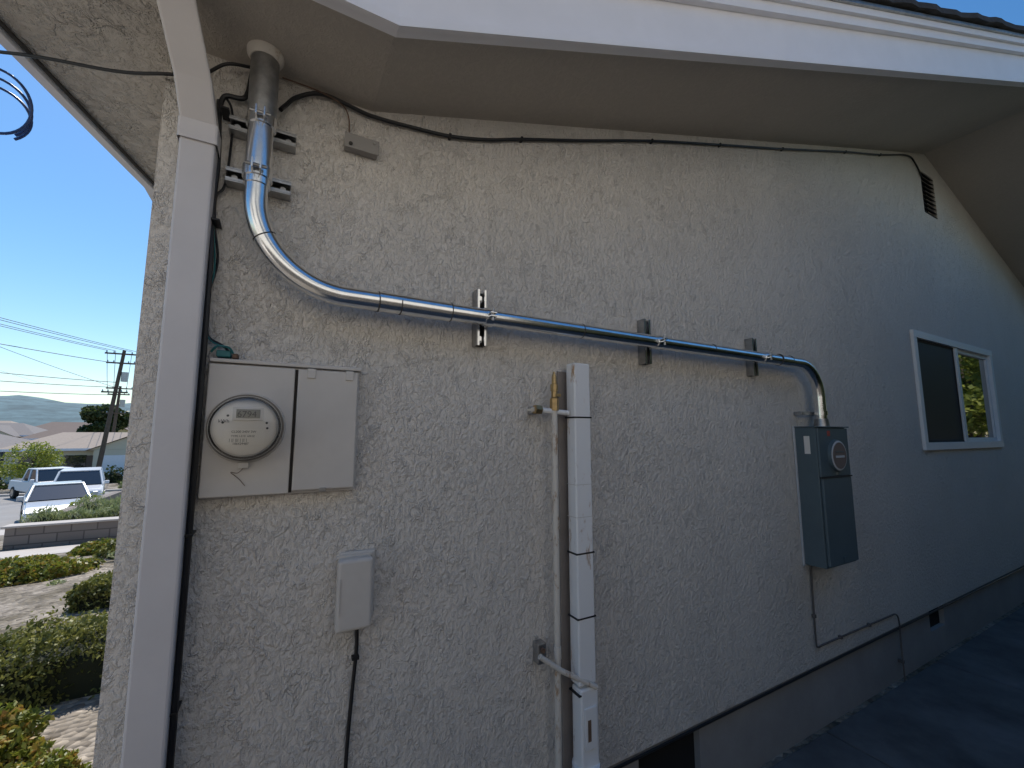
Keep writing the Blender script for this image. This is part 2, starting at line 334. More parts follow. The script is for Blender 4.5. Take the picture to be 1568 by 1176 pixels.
x0,x1,z0,z1=WIN
def frame(nm,x0,x1,z0,z1,fw,y0,y1,m):
    box(nm+'_top',x0,x1,y0,y1,z1-fw,z1,m,house,.003); box(nm+'_bottom',x0,x1,y0,y1,z0,z0+fw,m,house,.003)
    box(nm+'_left',x0,x0+fw,y0+.001,y1,z0+fw,z1-fw,m,house,.003); box(nm+'_right',x1-fw,x1,y0+.001,y1,z0+fw,z1-fw,m,house,.003)
frame('window_frame',x0-.03,x1+.03,z0-.03,z1+.03,.06,-.022,.03,M_vinyl)
xm=(x0+x1)/2
box('window_mullion',xm-.03,xm+.03,-.012,.05,z0+.03,z1-.03,M_vinyl,house,.003)
frame('window_sash',xm+.03,x1-.03,z0+.03,z1-.03,.035,.004,.045,M_vinyl)
box('window_glass_fixed',xm+.06,x1-.06,.02,.026,z0+.06,z1-.06,M_glassdark,house)
box('window_glass_slider',x0+.03,xm-.03,.045,.05,z0+.03,z1-.03,M_glassdark,house)
frame('screen_frame',x0+.03,xm-.03,z0+.03,z1-.03,.02,.0,.012,M_shadowgap)
box('insect_screen',x0+.05,xm-.05,.006,.008,z0+.05,z1-.05,M_screen,house)
x0,x1,z0,z1=VEN; box('gable_vent_back',x0-.02,x1+.02,.06,.08,z0-.02,z1+.02,M_dark,house)
z=z0+.01
while z<z1-.02:
    meshobj('gable_vent_louver',[(x0,.0,z),(x1,.0,z),(x1,.035,z+.028),(x0,.035,z+.028),(x0,.0,z+.006),(x1,.0,z+.006),(x1,.035,z+.034),(x0,.035,z+.034)],[(0,1,2,3),(7,6,5,4),(0,4,5,1)],M_shadowgap,house); z+=.042
# ------------------------------------------------------------------ downspout
g=grp('downspout')
def rectsweep(name,path,w_,d_,m,parent):
    V=[];F=[]
    for (x,y,z) in path:
        V+=[(x-w_/2,y-d_/2,z),(x+w_/2,y-d_/2,z),(x+w_/2,y+d_/2,z),(x-w_/2,y+d_/2,z)]
    for i in range(len(path)-1):
        for k in range(4): F.append((4*i+k,4*i+(k+1)%4,4*i+4+(k+1)%4,4*i+4+k))
    o=meshobj(name,V,F,m,parent); md=o.modifiers.new('b','BEVEL'); md.width=.006; md.segments=2; return o
rectsweep('vertical_pipe',[(-.222,-.042,-.05),(-.232,-.042,2.40)],.078,.08,M_post,g)
rectsweep('elbow_socket',[(-.232,-.042,2.385),(-.233,-.042,2.44)],.088,.09,M_post,g)
rectsweep('offset_pipe',[(-.233,-.044,2.44),(-.243,-.10,2.52),(-.290,-.27,2.72),(-.292,-.30,2.90)],.082,.085,M_post,g)
# ------------------------------------------------------------------ main conduit
YC=-.078; R=.030
g=grp('electrical_conduit')
arc=lambda cx,cz,rad,a0,a1,n:[(cx+rad*math.cos(math.radians(a0+(a1-a0)*i/n)),YC,cz+rad*math.sin(math.radians(a0+(a1-a0)*i/n))) for i in range(n+1)]
tube('riser_sleeve',[(-.093,YC,2.70),(-.091,YC,2.50)],.0365,M_galvd,g,32)
tube('riser_pipe',[(-.091,YC,2.52),(-.091,YC,2.30)],.0335,M_galv,g,32)
tube('sweep_elbow',[(-.091,YC,2.33)]+arc(.159,2.27,.25,180,270,28)+[(.255,YC,2.02)],R,M_galv,g,32)
tube('run_pipe',[(.255,YC,2.02),(2.605,YC,2.017)],R*.97,M_galv,g,32)
tube('small_elbow',[(2.50,YC,2.017)]+arc(2.605,1.827,.19,90,0,20)+[(2.795,YC,1.66)],R*.99,M_galv,g,32)
tube('coupling',[(.25,YC,2.021),(.485,YC,2.019)],.0318,M_galv,g,32)
for x,rr in ((.25,.0322),(.318,.0322),(.4855,.0322),(1.037,.0298),(1.835,.0298),(2.40,.0325),(2.50,.0325)): tube('joint_ring',[(x-.0016,YC,2.019),(x+.0016,YC,2.019)],rr,M_shadowgap,g,32)
tube('coupling',[(2.40,YC,2.0175),(2.50,YC,2.0175)],.0320,M_galv,g,32)
a=math.radians(207); cx,cz=.159+.25*math.cos(a),2.27+.25*math.sin(a); tt=Vector((-math.sin(a),0,math.cos(a)))*.0016
tube('joint_ring',[Vector((cx,YC,cz))-tt,Vector((cx,YC,cz))+tt],.0307,M_shadowgap,g,32)
tube('roof_collar',[(-.093,YC,2.708),(-.093,YC,2.697),(-.093,YC,2.684)],[.048,.047,.039],M_pipe,g,32)
tube('panel_locknut',[(2.795,YC,1.70),(2.795,YC,1.655)],[.034,.040],M_galvd,g,24)
def strap_v(z):
    tube('pipe_clamp',[(-.091,YC,z-.016),(-.091,YC,z+.016)],.0375,M_galv,g,32)
    box('clamp_ear',-.105,-.1,YC-.06,YC-.034,z-.014,z+.014,M_galv,g,.001); box('clamp_ear',-.085,-.08,YC-.06,YC-.034,z-.014,z+.014,M_galv,g,.001)
    tube('clamp_bolt',[(-.118,YC-.047,z),(-.068,YC-.047,z)],.005,M_galvd,g,8)
strap_v(2.492); strap_v(2.336)
def strap_h(x):
    tube('pipe_clamp',[(x-.014,YC,2.019),(x+.014,YC,2.019)],.0325,M_galv,g,32)
    box('clamp_ear',x-.012,x+.012,YC-.054,YC-.031,2.022,2.027,M_galv,g,.001); box('clamp_ear',x-.012,x+.012,YC-.054,YC-.031,2.010,2.015,M_galv,g,.001)
    tube('clamp_bolt',[(x+.0,YC-.045,1.998),(x,YC-.045,2.04)],.005,M_galvd,g,8)
for x in (.625,1.46,2.255): strap_h(x)
def strut(x0,x1,z0,z1,vertical):
    s=grp('strut_channel'); y0,y1=-.044,-.002; w_=.041
    if vertical:
        xc=(x0+x1)/2
        box('web',xc-w_/2,xc+w_/2,y1-.004,y1,z0,z1,M_galvd,s); box('flange_a',xc-w_/2,xc-w_/2+.003,y0,y1-.005,z0,z1,M_galvd,s); box('flange_b',xc+w_/2-.003,xc+w_/2,y0,y1-.005,z0,z1,M_galvd,s)
        box('lip_a',xc-w_/2+.004,xc-w_/2+.011,y0,y0+.003,z0,z1,M_galv,s); box('lip_b',xc+w_/2-.011,xc+w_/2-.004,y0,y0+.003,z0,z1,M_galv,s)
        box('inside_shadow',xc-.016,xc+.016,y1-.008,y1-.005,z0+.002,z1-.002,M_shadowgap,s)
        for zz in (z0+.028,z1-.028): disc_y('bolt',xc,-.03,-.008,zz,.009,.011,M_galv,s,6); disc_y('washer',xc,-.012,-.009,zz,.016,.016,M_galv,s,20)
    else:
        zc=(z0+z1)/2
        box('web',x0,x1,y1-.004,y1,zc-w_/2,zc+w_/2,M_galvd,s); box('flange_a',x0,x1,y0,y1-.005,zc-w_/2,zc-w_/2+.003,M_galvd,s); box('flange_b',x0,x1,y0,y1-.005,zc+w_/2-.003,zc+w_/2,M_galvd,s)
        box('lip_a',x0,x1,y0,y0+.003,zc-w_/2+.004,zc-w_/2+.011,M_galvd,s); box('lip_b',x0,x1,y0,y0+.003,zc+w_/2-.011,zc+w_/2-.004,M_galvd,s)
        box('inside_shadow',x0+.002,x1-.002,y1-.008,y1-.005,zc-.016,zc+.016,M_shadowgap,s)
        for xx in (x0+.02,x1-.02): disc_y('bolt',xx,-.03,-.008,zc,.008,.009,M_galvd,s,6)
strut(-.172,-.002,2.472,2.512,False); strut(-.17,-.008,2.316,2.356,False)
for x in (.62,1.443,2.246): strut(x,x,1.925,2.13,True)
# ------------------------------------------------------------------ electric meter box
g=grp('electric_meter_box')
box('enclosure',-.172,.213,-.02,.0,1.443,1.803,M_box,g,.003)
box('top_flange',-.172,.217,-.034,.001,1.804,1.814,M_box,g,.002)
box('meter_cover',-.171,.034,-.036,-.021,1.446,1.798,M_box,g,.003)
box('breaker_door',.042,.206,-.042,-.021,1.453,1.797,M_box,g,.003)
box('door_gap',.0342,.0418,-.024,-.0205,1.447,1.797,M_shadowgap,g)
for x in (.065,.17): box('hinge',x,x+.022,-.046,-.0425,1.772,1.800,M_box,g,.001)
box('door_latch',.112,.13,-.046,-.0425,1.447,1.458,M_galvd,g,.001)
mcx,mcz=-.076,1.628
disc_y('socket_flange',mcx,-.0365,-.046,mcz,.094,.092,M_box,g,64)
M_ring=mat('sealing_ring_steel',(.16,.15,.14),.45,.7)
disc_y('sealing_ring',mcx,-.046,-.062,mcz,.0895,.0885,M_ring,g,64)
disc_y('sealing_ring_front',mcx,-.062,-.066,mcz,.0845,.0835,M_galvd,g,64)
disc_y('ring_shadow',mcx,-.066,-.0675,mcz,.082,.082,M_shadowgap,g,64)
M_face=mat('meter_face',(.76,.73,.68),.5); M_mbase=mat('meter_plastic',(.64,.62,.59),.4)
disc_y('meter_base',mcx,-.060,-.082,mcz,.078,.076,M_mbase,g,64)
disc_y('meter_face',mcx,-.082,-.0855,mcz,.072,.072,M_face,g,64)
M_lcd=mat('lcd',(.25,.25,.22),.2); M_ink=mat('ink',(.06,.06,.06),.6); M_lab=mat('label',(.78,.75,.70),.5)
box('lcd_bezel',mcx-.030,mcx+.040,-.089,-.086,mcz+.018,mcz+.052,M_mbase,g,.001)
box('lcd_display',mcx-.022,mcx+.032,-.0905,-.0892,mcz+.024,mcz+.047,M_lcd,g)
def text(s_,x,z,size,parent,y=-.0912,m=None):
    cu=bpy.data.curves.new('t','FONT'); cu.body=s_; cu.size=size; o=bpy.data.objects.new('t',cu); sc.collection.objects.link(o)
    dg=bpy.context.evaluated_depsgraph_get(); me=bpy.data.meshes.new_from_object(o.evaluated_get(dg)); bpy.data.objects.remove(o)
    me.materials.clear(); me.materials.append(m or M_ink); t=link(bpy.data.objects.new('lettering',me),parent); t.location=(x,y,z); t.rotation_euler=(math.radians(90),0,0); return t
text('6794',mcx-.020,mcz+.027,.022,g)
box('label',mcx-.045,mcx+.045,-.0868,-.0858,mcz-.045,mcz-.004,M_lab,g)
text('CL200 240V 3W',mcx-.030,mcz-.014,.008,g,-.0872); text('TYPE I-210  60HZ',mcx-.030,mcz-.025,.007,g,-.0872); text('| || ||| | || |',mcx-.034,mcz-.036,.010,g,-.0872); text('106429487',mcx-.026,mcz-.045,.008,g,-.0872); text('kWh',mcx-.06,mcz+.012,.012,g,-.0872)
for dx,dz in ((-.05,.012),(-.04,.03),(.048,.012),(.05,-.002)): disc_y('indicator',mcx+dx,-.0855,-.087,mcz+dz,.003,.003,M_ink,g,12)
M_dome=bpy.data.materials.new('clear_dome'); M_dome.use_nodes=True; nt=M_dome.node_tree; L=nt.links
tr=N(nt,'ShaderNodeBsdfTransparent'); gl=N(nt,'ShaderNodeBsdfGlossy'); gl.inputs['Roughness'].default_value=.04; fr=N(nt,'ShaderNodeFresnel'); fr.inputs[0].default_value=1.45; ms=N(nt,'ShaderNodeMixShader')
L.new(fr.outputs[0],ms.inputs[0]); L.new(tr.outputs[0],ms.inputs[1]); L.new(gl.outputs[0],ms.inputs[2]); L.new(ms.outputs[0],nt.nodes['Material Output'].inputs[0])
tube('clear_cover',[(mcx,-.067,mcz),(mcx,-.098,mcz),(mcx,-.108,mcz),(mcx,-.112,mcz),(mcx,-.1125,mcz)],[.081,.079,.074,.062,.002],M_dome,g,48,False)
box('hasp',mcx-.012,mcx+.012,-.05,-.037,mcz-.108,mcz-.092,M_box,g,.002)
tube('seal_wire',catmull([(mcx+.002,-.048,mcz-.105),(mcx-.012,-.043,mcz-.12),(mcx-.028,-.040,mcz-.118),(mcx-.01,-.039,mcz-.135),(mcx+.006,-.039,mcz-.155)]),.0008,M_rust,g,6)
# ------------------------------------------------------------------ telecom box
g=grp('telephone_interface_box')
box('back_plate',.178,.282,-.018,-.001,1.062,1.262,M_box,g,.006); box('cover',.172,.27,-.058,-.0185,1.052,1.25,M_box,g,.010,3)
box('cover_lip',.170,.272,-.0255,-.0190,1.246,1.256,M_box,g,.002); box('grip',.176,.180,-.061,-.0585,1.10,1.20,M_box,g,.001)
tube('drop_cable',catmull([(.235,-.02,1.06),(.238,-.012,.98),(.230,-.010,.85),(.222,-.010,.67),(.22,-.010,.3),(.22,-.012,0)]),.0055,M_blk,g,8)
box('cable_clip',.226,.246,-.02,-.001,.955,.965,M_blk,g,.001)
# ------------------------------------------------------------------ junction box under soffit
g=grp('junction_box')
box('body',.136,.240,-.032,-.002,2.532,2.578,mat('grey_pvc',(.30,.28,.26),.6),g,.003)
box('lid',.134,.242,-.036,-.0325,2.530,2.580,mat('grey_pvc_lid',(.33,.31,.29),.6),g,.002)
disc_y('knockout',.153,-.040,-.0365,2.542,.006,.006,M_shadowgap,g,12); disc_y('screw',.226,-.0385,-.0365,2.568,.004,.004,M_galvd,g,12)
tube('feed_wire',catmull([(-.05,-.02,2.70),(.05,-.03,2.69),(.12,-.02,2.68),(.145,-.012,2.65),(.15,-.012,2.58)]),.0022,M_rust,g,6)
# ------------------------------------------------------------------ cables
g=grp('soffit_cable')
tube('cable',catmull([(-.135,-.02,2.74),(-.126,-.03,2.71),(-.13,-.02,2.66),(-.142,-.02,2.594),(-.189,-.02,2.579),(-.201,-.02,2.53)],8),.007,M_blk,g,8)
pts=[(-.048,-.045,2.575),(-.036,-.03,2.605),(-.007,-.022,2.65),(.055,-.02,2.69),(.13,-.018,2.688),(.217,-.016,2.678),(.36,-.014,2.69),(.497,-.014,2.707),(.65,-.013,2.748),(.804,-.013,2.805),(1.1,-.013,2.905),(1.556,-.013,3.065),(2.1,-.013,3.235),(2.742,-.013,3.432),(3.6,-.013,3.705),(4.2,-.013,3.885),(4.75,-.013,4.065),(4.92,-.013,4.04),(5.03,-.013,3.94)]
tube('cable_long',catmull(pts,8),.0065,M_blk,g,8)
for i in (7,9,11,12,13,14,15): 
    x,y,z=pts[i]; box('staple',x-.005,x+.005,-.021,-.001,z-.009,z+.009,M_blk,g,.002)
g=grp('service_cable_bundle')
tube('cable',catmull([(-.201,-.02,2.56),(-.199,-.022,2.50),(-.193,-.02,2.37),(-.195,-.03,2.214),(-.188,-.04,2.08),(-.184,-.045,1.79),(-.181,-.048,1.354),(-.180,-.048,1.04),(-.179,-.048,.8),(-.179,-.048,.3),(-.179,-.048,.0)],8),.0075,M_blk,g,8)
tube('cable_b',catmull([(-.189,-.018,2.58),(-.172,-.018,2.55),(-.165,-.018,2.48),(-.171,-.018,2.318),(-.19,-.018,2.27),(-.186,-.018,2.18),(-.174,-.018,2.085),(-.19,-.018,1.97),(-.183,-.018,1.88),(-.145,-.018,1.85),(-.130,-.025,1.835)],8),.0035,M_blk,g,6)
tube('cable_c',catmull([(-.19,-.03,2.20),(-.178,-.03,2.05),(-.197,-.03,1.95),(-.18,-.02,1.87),(-.142,-.02,1.845),(-.13,-.02,1.825)],8),.0022,M_teal,g,6)
for z in (2.52,2.19,1.36,.95): box('cable_tie',-.192,-.172,-.058,-.002,z-.003,z+.003,M_blk,g,.001)
g=grp('ground_clamp')
box('clamp',-.158,-.125,-.035,-.003,1.818,1.836,M_teal,g,.003); box('clamp_b',-.122,-.108,-.03,-.003,1.816,1.83,M_rust,g,.003); tube('loop',catmull([(-.17,-.03,1.83),(-.155,-.04,1.845),(-.13,-.04,1.843),(-.12,-.03,1.83)]),.003,M_teal,g,6)
g=grp('overhead_service_cable')
tube('cable',catmull([(-.13,-.03,2.69),(-.19,-.04,2.665),(-.25,-.02,2.62),(-.33,-.02,2.588),(-.45,.05,2.60),(-.73,.2,2.655),(-1.2,.5,2.72),(-2.6,1.4,2.95),(-7,5,3.9),(-14,38,5)],8),.0045,M_blk,g,8)
g=grp('coiled_cable')
cc=Vector((-.755,.26,2.545)); 
for j in range(3):
    tube('loop',[(cc.x+.075*math.cos(a)*(1+.07*j)-.012*j, cc.y-.02*math.sin(a)+.02*j, cc.z+.085*math.sin(a)*(1-.08*j)-.008*j) for a in [(k-6)*6.283/40 for k in range(41-3*j)]],.0038,M_bluecab,g,6)
# ------------------------------------------------------------------ gas riser and white cover
g=grp('gas_riser_pipe')
tube('pipe',[(.928,-.045,0),(.929,-.045,.84),(.925,-.05,1.29),(.921,-.055,1.74)],.0115,M_pipe,g,16)
tube('valve_body',[(.921,-.055,1.70),(.921,-.055,1.745),(.921,-.055,1.75),(.921,-.055,1.775)],[.017,.017,.011,.011],M_brass,g,6)
tube('fitting',[(.921,-.055,1.775),(.921,-.055,1.80),(.921,-.055,1.803),(.921,-.055,1.83),(.921,-.055,1.85)],[.015,.015,.010,.009,.003],M_brass,g,8)
box('valve_handle',.915,.940,-.074,-.070,1.752,1.764,M_brass,g,.001)
tube('tee',[(.845,-.05,1.702),(.985,-.055,1.692)],.010,M_cover,g,12); tube('tee_nut',[(.835,-.05,1.703),(.862,-.05,1.701)],.018,M_brass,g,6)
tube('stub',[(.843,-.05,1.702),(.843,-.0,1.702)],.012,M_pipe,g,10)
for z in (1.28,.83): tube('sleeve_joint',[(.9275,-.047,z-.02),(.9275,-.047,z+.02)],.0135,M_pipe,g,14)
g=grp('conduit_riser_cover')
box('cover_upper',.995,1.072,-.085,-.030,.71,1.888,M_cover,g,.006,3); box('cover_lower',.999,1.078,-.088,-.030,0,.70,M_cover,g,.008,3)
for z in (1.675,1.168,.94,.682): box('cable_tie',.991,1.076,-.0865,-.026,z-.003,z+.003,M_blk,g,.001)
for z in (1.42,1.30): box('joint',.9945,1.0725,-.0855,-.028,z-.001,z+.001,M_mbase,g)
box('inspection_plate',1.01,1.066,-.094,-.0885,.50,.64,M_cover,g,.004); box('rust_slot',1.022,1.036,-.0955,-.0945,.53,.60,M_rust,g)
tube('hub',[(1.036,-.06,.40),(1.036,-.06,.44)],.050,M_cover,g,20)
box('wall_strip',.970,1.052,-.012,-.001,0,1.86,mat('taupe_strip',(.27,.235,.21),.9,var=.15,bump=(30,.003)),g,.002)  # thin darker taupe strip on the wall behind the riser
tube('lower_strap',[(.850,-.05,.835),(.93,-.062,.775),(1.065,-.092,.70)],.0095,M_pipe,g,10)
box('strap_foot',.85,.885,-.04,-.002,.80,.87,M_galvd,g,.004); disc_y('strap_bolt',.866,-.052,-.041,.85,.009,.009,M_rust,g,6)
box('upper_foot',.832,.86,-.03,-.002,1.685,1.715,M_galvd,g,.004)
# ------------------------------------------------------------------ second electrical panel
g=grp('electrical_panel')
px0,px1,pz0,pz1,py=2.638,2.968,.885,1.648,-.13
box('cabinet',px0,px1,py+.012,-.004,pz0,pz1,M_panel,g,.004)
box('back_flange',px0-.012,px1+.012,-.010,-.002,pz0-.01,pz1+.008,M_panell,g,.002)
box('meter_section_cover',px0+.003,px1-.003,py,py+.0115,1.375,pz1-.004,M_panel,g,.003)
box('breaker_door',px0+.010,px1-.010,py-.004,py+.0115,pz0+.012,1.366,M_panel,g,.004)
box('rain_hood',px0-.004,px1+.004,py-.008,-.006,pz1+.001,pz1+.007,M_panel,g,.002)
box('door_hinge_rail',px0+.004,px1-.004,py-.008,py+.01,1.367,1.374,M_shadowgap,g,.001)
box('latch',2.79,2.82,py-.009,py-.0045,pz0+.02,pz0+.05,M_panel,g,.001); box('latch_upper',2.80,2.815,py-.006,py-.0005,1.38,1.395,M_galvd,g,.001)
disc_y('meter_ring',2.808,py-.001,py-.018,1.49,.090,.087,M_panel,g,48); disc_y('meter_ring_front',2.808,py-.0185,py-.020,1.49,.084,.082,M_panell,g,48)
disc_y('meter_blank',2.808,py-.0205,py-.022,1.49,.074,.074,mat('fiber_blank',(.20,.155,.14),.5),g,48)
box('blank_bar',2.76,2.856,py-.0245,py-.0225,1.478,1.490,M_panell,g,.001); box('blank_bar_b',2.765,2.851,py-.0245,py-.0225,1.508,1.514,M_panel,g,.001)
box('label',px0-.0012,px0-.0002,-.085,-.055,1.50,1.60,M_lab,g); box('label_b',2.735,2.765,py-.0015,py-.0003,1.60,1.63,mat('label_red',(.4,.08,.06),.5),g)
g=grp('conduit_strap'); box('strap',2.655,2.86,-.045,-.038,1.722,1.742,M_galvd,g,.002); box('strap_leg',2.655,2.675,-.037,-.002,1.722,1.742,M_galvd,g,.002); box('strap_leg_b',2.84,2.86,-.037,-.002,1.722,1.742,M_galvd,g,.002); tube('clamp',[(2.795,YC,1.72),(2.795,YC,1.745)],.034,M_galv,g,24)
g=grp('grounding_wire')
tube('wire',catmull([(2.695,-.02,.89),(2.69,-.012,.84),(2.688,-.010,.65),(2.686,-.010,.47),(2.70,-.010,.435),(2.76,-.010,.435),(3.1,-.010,.432),(3.55,-.010,.428),(3.67,-.010,.42),(3.70,-.012,.36),(3.70,-.010,.2),(3.70,-.012,-.02)],6),.0048,M_gwire,g,8)
for x,z in ((2.688,.60),(2.95,.433),(3.3,.430),(3.70,.12)): box('clip',x-.009,x+.009,-.018,.0135,z-.009,z+.009,M_gwire,g,.002)
# ------------------------------------------------------------------ FRONT YARD / STREET
M_asph=mat('street_asphalt',(.26,.25,.24),.9,bump=(30,.004),var=.1,varscale=.6)
M_side=mat('sidewalk_concrete',(.46,.42,.38),.85,var=.08,varscale=2)
M_block=bpy.data.materials.new('retaining_block'); M_block.use_nodes=True; nt=M_block.node_tree; L=nt.links; b=nt.nodes['Principled BSDF']; b.inputs['Roughness'].default_value=.9
tc=N(nt,'ShaderNodeTexCoord'); mp=N(nt,'ShaderNodeMapping'); mp.inputs['Rotation'].default_value=(math.radians(90),0,0); L.new(tc.outputs['Object'],mp.inputs[0])
br=N(nt,'ShaderNodeTexBrick'); br.inputs['Scale'].default_value=1; br.inputs['Brick Width'].default_value=.4; br.inputs['Row Height'].default_value=.18; br.inputs['Mortar Size'].default_value=.012
br.inputs['Color1'].default_value=(.26,.22,.19,1); br.inputs['Color2'].default_value=(.19,.16,.14,1); br.inputs['Mortar'].default_value=(.12,.1,.09,1); L.new(mp.outputs[0],br.inputs[0]); L.new(br.outputs[0],b.inputs['Base Color'])
strip('street',-80,40,[19.6,35,38],M_asph,.004)
box('sidewalk',-30,-.9,17.6,19.2,-1.9,-1.50,M_side,None,.01); box('street_kerb',-30,-.9,19.21,19.55,-1.9,-1.57,M_side,None,.02)
box('far_kerb',-60,30,38.05,38.4,-2.5,-2.17,M_side,None,.02)
V=[(-9,8.6,gz(8.6)+.006),(-.6,9.8,gz(9.8)+.006),(-.6,10.7,gz(10.7)+.006),(-9,10.2,gz(10.2)+.006)]; meshobj('garden_path',V,[(0,1,2,3)],M_side)
zb=gz(10.8); g=grp('retaining_wall'); box('front',-4.55,-1.0,10.8,11.05,zb-.3,zb+.40,M_block,g,.01); box('cap',-4.6,-1.0,10.76,11.1,zb+.401,zb+.44,M_side,g,.01); box('return',-4.55,-4.3,11.06,17,zb-.9,zb+.40,M_block,g,.01)
meshobj('planter_soil',[(-4.3,11.05,zb+.34),(-1,11.05,zb+.34),(-1,17,zb+.1),(-4.3,17,zb+.1)],[(0,1,2,3)],M_soil)
for i in range(9): mound('ornamental_grass',-4.3+.42*i+random.uniform(-.1,.1),11.5+random.uniform(0,.6),zb+.30,.34,.34,random.uniform(.22,.36),700,.14,M_grass,.12,2.0)
for i in range(6): mound('ornamental_grass',-4.2+.62*i,13.2+random.uniform(0,.8),zb+.2,.45,.45,random.uniform(.3,.45),700,.16,M_grass,.12,2.0)
hedge('boxwood_hedge',-2.6,-.74,2.30,3.0,-.02,.32,21000,.028,None,.16,.10)
hedge('boxwood_hedge',-1.75,-.85,4.55,5.2,gz(4.9),.26,9000,.032)
mound('flowering_shrub',-1.24,1.75,0,.32,.28,.27,4200,.04,M_shrub,.5); mound('flowering_shrub',-.86,1.5,0,.15,.15,.13,1500,.03,M_shrub,.5); mound('flowering_shrub',-1.05,1.2,0,.24,.18,.17,2200,.035,M_shrub,.5)
mound('groundcover_shrub',-3.0,7.0,gz(7),.75,.45,.28,3500,.06,M_shrub); mound('groundcover_shrub',-4.2,7.4,gz(7.4),.8,.5,.25,2500,.06,M_hedge)
mound('groundcover_shrub',-2.0,8.3,gz(8.3),.5,.35,.3,2500,.06,M_hedge); mound('groundcover_shrub',-2.7,9.0,gz(9),.35,.3,.2,1500,.06,M_shrub); mound('groundcover_shrub',-1.5,6.6,gz(6.6),.35,.3,.22,1500,.05,M_hedge)
for i in range(16): mound('groundcover_tuft',random.uniform(-3.6,-1.0),random.uniform(5.6,8.4),gz(7)+.02,random.uniform(.08,.17),random.uniform(.08,.15),random.uniform(.05,.10),160,.045,random.choice([M_shrub,M_hedge,M_grass]))
# ------------------------------------------------------------------ vehicles
M_tire=mat('tire',(.02,.02,.02),.8); M_hub=mat('wheel_hub',(.5,.5,.5),.3,1.); M_cglass=mat('car_glass',(.02,.025,.03),.05,spec=1.); M_lamp=mat('headlamp',(.7,.7,.68),.15); M_grille=mat('grille',(.02,.02,.022),.4); M_plate=mat('licence_plate',(.7,.7,.68),.5); M_bump=mat('bumper_plastic',(.06,.06,.065),.5)
def vehicle(name,loc,head,paint,kind):
    g=grp(name)
    Lh={'suv':2.35,'pickup':2.8,'sedan':2.35}[kind]; W={'suv':.97,'pickup':1.0,'sedan':.9}[kind]
    if kind=='suv': low=[(-2.35,.45),(-2.3,.95),(-2.25,1.12),(1.1,1.12),(2.1,1.02),(2.3,.88),(2.35,.45)]; cab=[(-2.25,1.12),(-2.05,1.74),(.35,1.80),(1.2,1.12)]
    elif kind=='pickup': low=[(-2.8,.5),(-2.8,1.1),(-.7,1.12),(1.1,1.15),(2.5,1.08),(2.75,.95),(2.8,.5)]; cab=[(-.9,1.12),(-.8,1.78),(.55,1.82),(1.25,1.14)]
    else: low=[(-2.35,.35),(-2.33,.85),(-2.1,.98),(-1.5,1.0),(.9,.98),(1.95,.82),(2.3,.66),(2.35,.35)]; cab=[(-1.7,.98),(-1.0,1.40),(.1,1.44),(1.15,.96)]
    def loft(nm,prof,w0,w1,m,z0,z1):
        V=[];n=len(prof)
        for sgn in (-1,1):
            for (x,z) in prof: t=(z-z0)/(z1-z0); V.append((x,sgn*(w0+(w1-w0)*t),z))
        F=[list(range(n)),list(reversed(range(n,2*n)))]+[[i,n+i,n+(i+1)%n,(i+1)%n] for i in range(n)]
        o=meshobj(nm,V,F,m,g); bm=bmesh.new(); bm.from_mesh(o.data); bmesh.ops.recalc_face_normals(bm,faces=bm.faces[:]); bmesh.ops.bevel(bm,geom=bm.edges[:],offset=.05,segments=3,affect='EDGES'); bm.to_mesh(o.data); bm.free()
        return o
    loft('body',low,W,W-.04,paint,low[0][1],1.1); zc0=cab[0][1]; zc1=max(z for x,z in cab); loft('cabin_glass',cab,W-.08,W-.24,M_cglass,zc0,zc1)
    xa,xb=cab[1][0],cab[2][0]
    box('roof_panel',xa-.03,xb+.05,-(W-.22),(W-.22),zc1-.03,zc1+.03,paint,g,.02)
    for sg in (-1,1):
        for (bx,bz),(tx,tz) in ((cab[0],cab[1]),(cab[3],cab[2]),(((cab[0][0]+cab[3][0])/2-.1,zc0),((xa+xb)/2-.1,zc1))):
            tube('pillar',[(bx,sg*(W-.07),bz),(tx,sg*(W-.23),tz)],.045,paint,g,6)
        box('mirror',cab[3][0]-.25,cab[3][0]-.1,sg*(W+.08)-.09,sg*(W+.08)+.09,zc0+.02,zc0+.18,paint,g,.03)
        for wx in (-Lh+.85,Lh-.9):
            tube('tire',[(wx,sg*(W-.2),.36),(wx,sg*(W+.01),.36)],.36,M_tire,g,24); tube('hub',[(wx,sg*(W+.005),.36),(wx,sg*(W+.02),.36)],.22,M_hub,g,14)
        fz=low[-2][1]
        box('headlamp',Lh-.12,Lh+.012,sg*(W-.22)-.16,sg*(W-.22)+.16,fz-.22,fz-.04,M_lamp,g,.03); box('tail_lamp',-Lh-.01,-Lh+.08,sg*(W-.12)-.08,sg*(W-.12)+.08,fz-.3,fz,mat('tail_lamp',(.3,.02,.02),.3),g,.02)
    fz=low[-2][1]
    box('grille',Lh-.1,Lh+.015,-.48,.48,fz-.24,fz-.04,M_grille,g,.02); box('bumper',Lh-.15,Lh+.06,-W+.04,W-.04,low[0][1]-.03,low[0][1]+.22,M_bump if kind!='sedan' else paint,g,.04); box('licence_plate',Lh+.062,Lh+.07,-.16,.16,low[0][1]+.04,low[0][1]+.17,M_plate,g)
    if kind=='pickup': box('bed_inside',-2.7,-.95,-W+.12,W-.12,1.09,1.135,M_bump,g,.01)
    g.location=(loc[0],loc[1],gz(loc[1])+.01); g.rotation_euler=(0,0,math.radians(head)); return g
vehicle('parked_suv',(-8.95,29.3),-76,mat('suv_white_paint',(.62,.63,.65),.25,spec=.6),'suv')
vehicle('parked_pickup_truck',(-12.1,35.5),-55,mat('truck_white_paint',(.75,.76,.77),.3),'pickup')
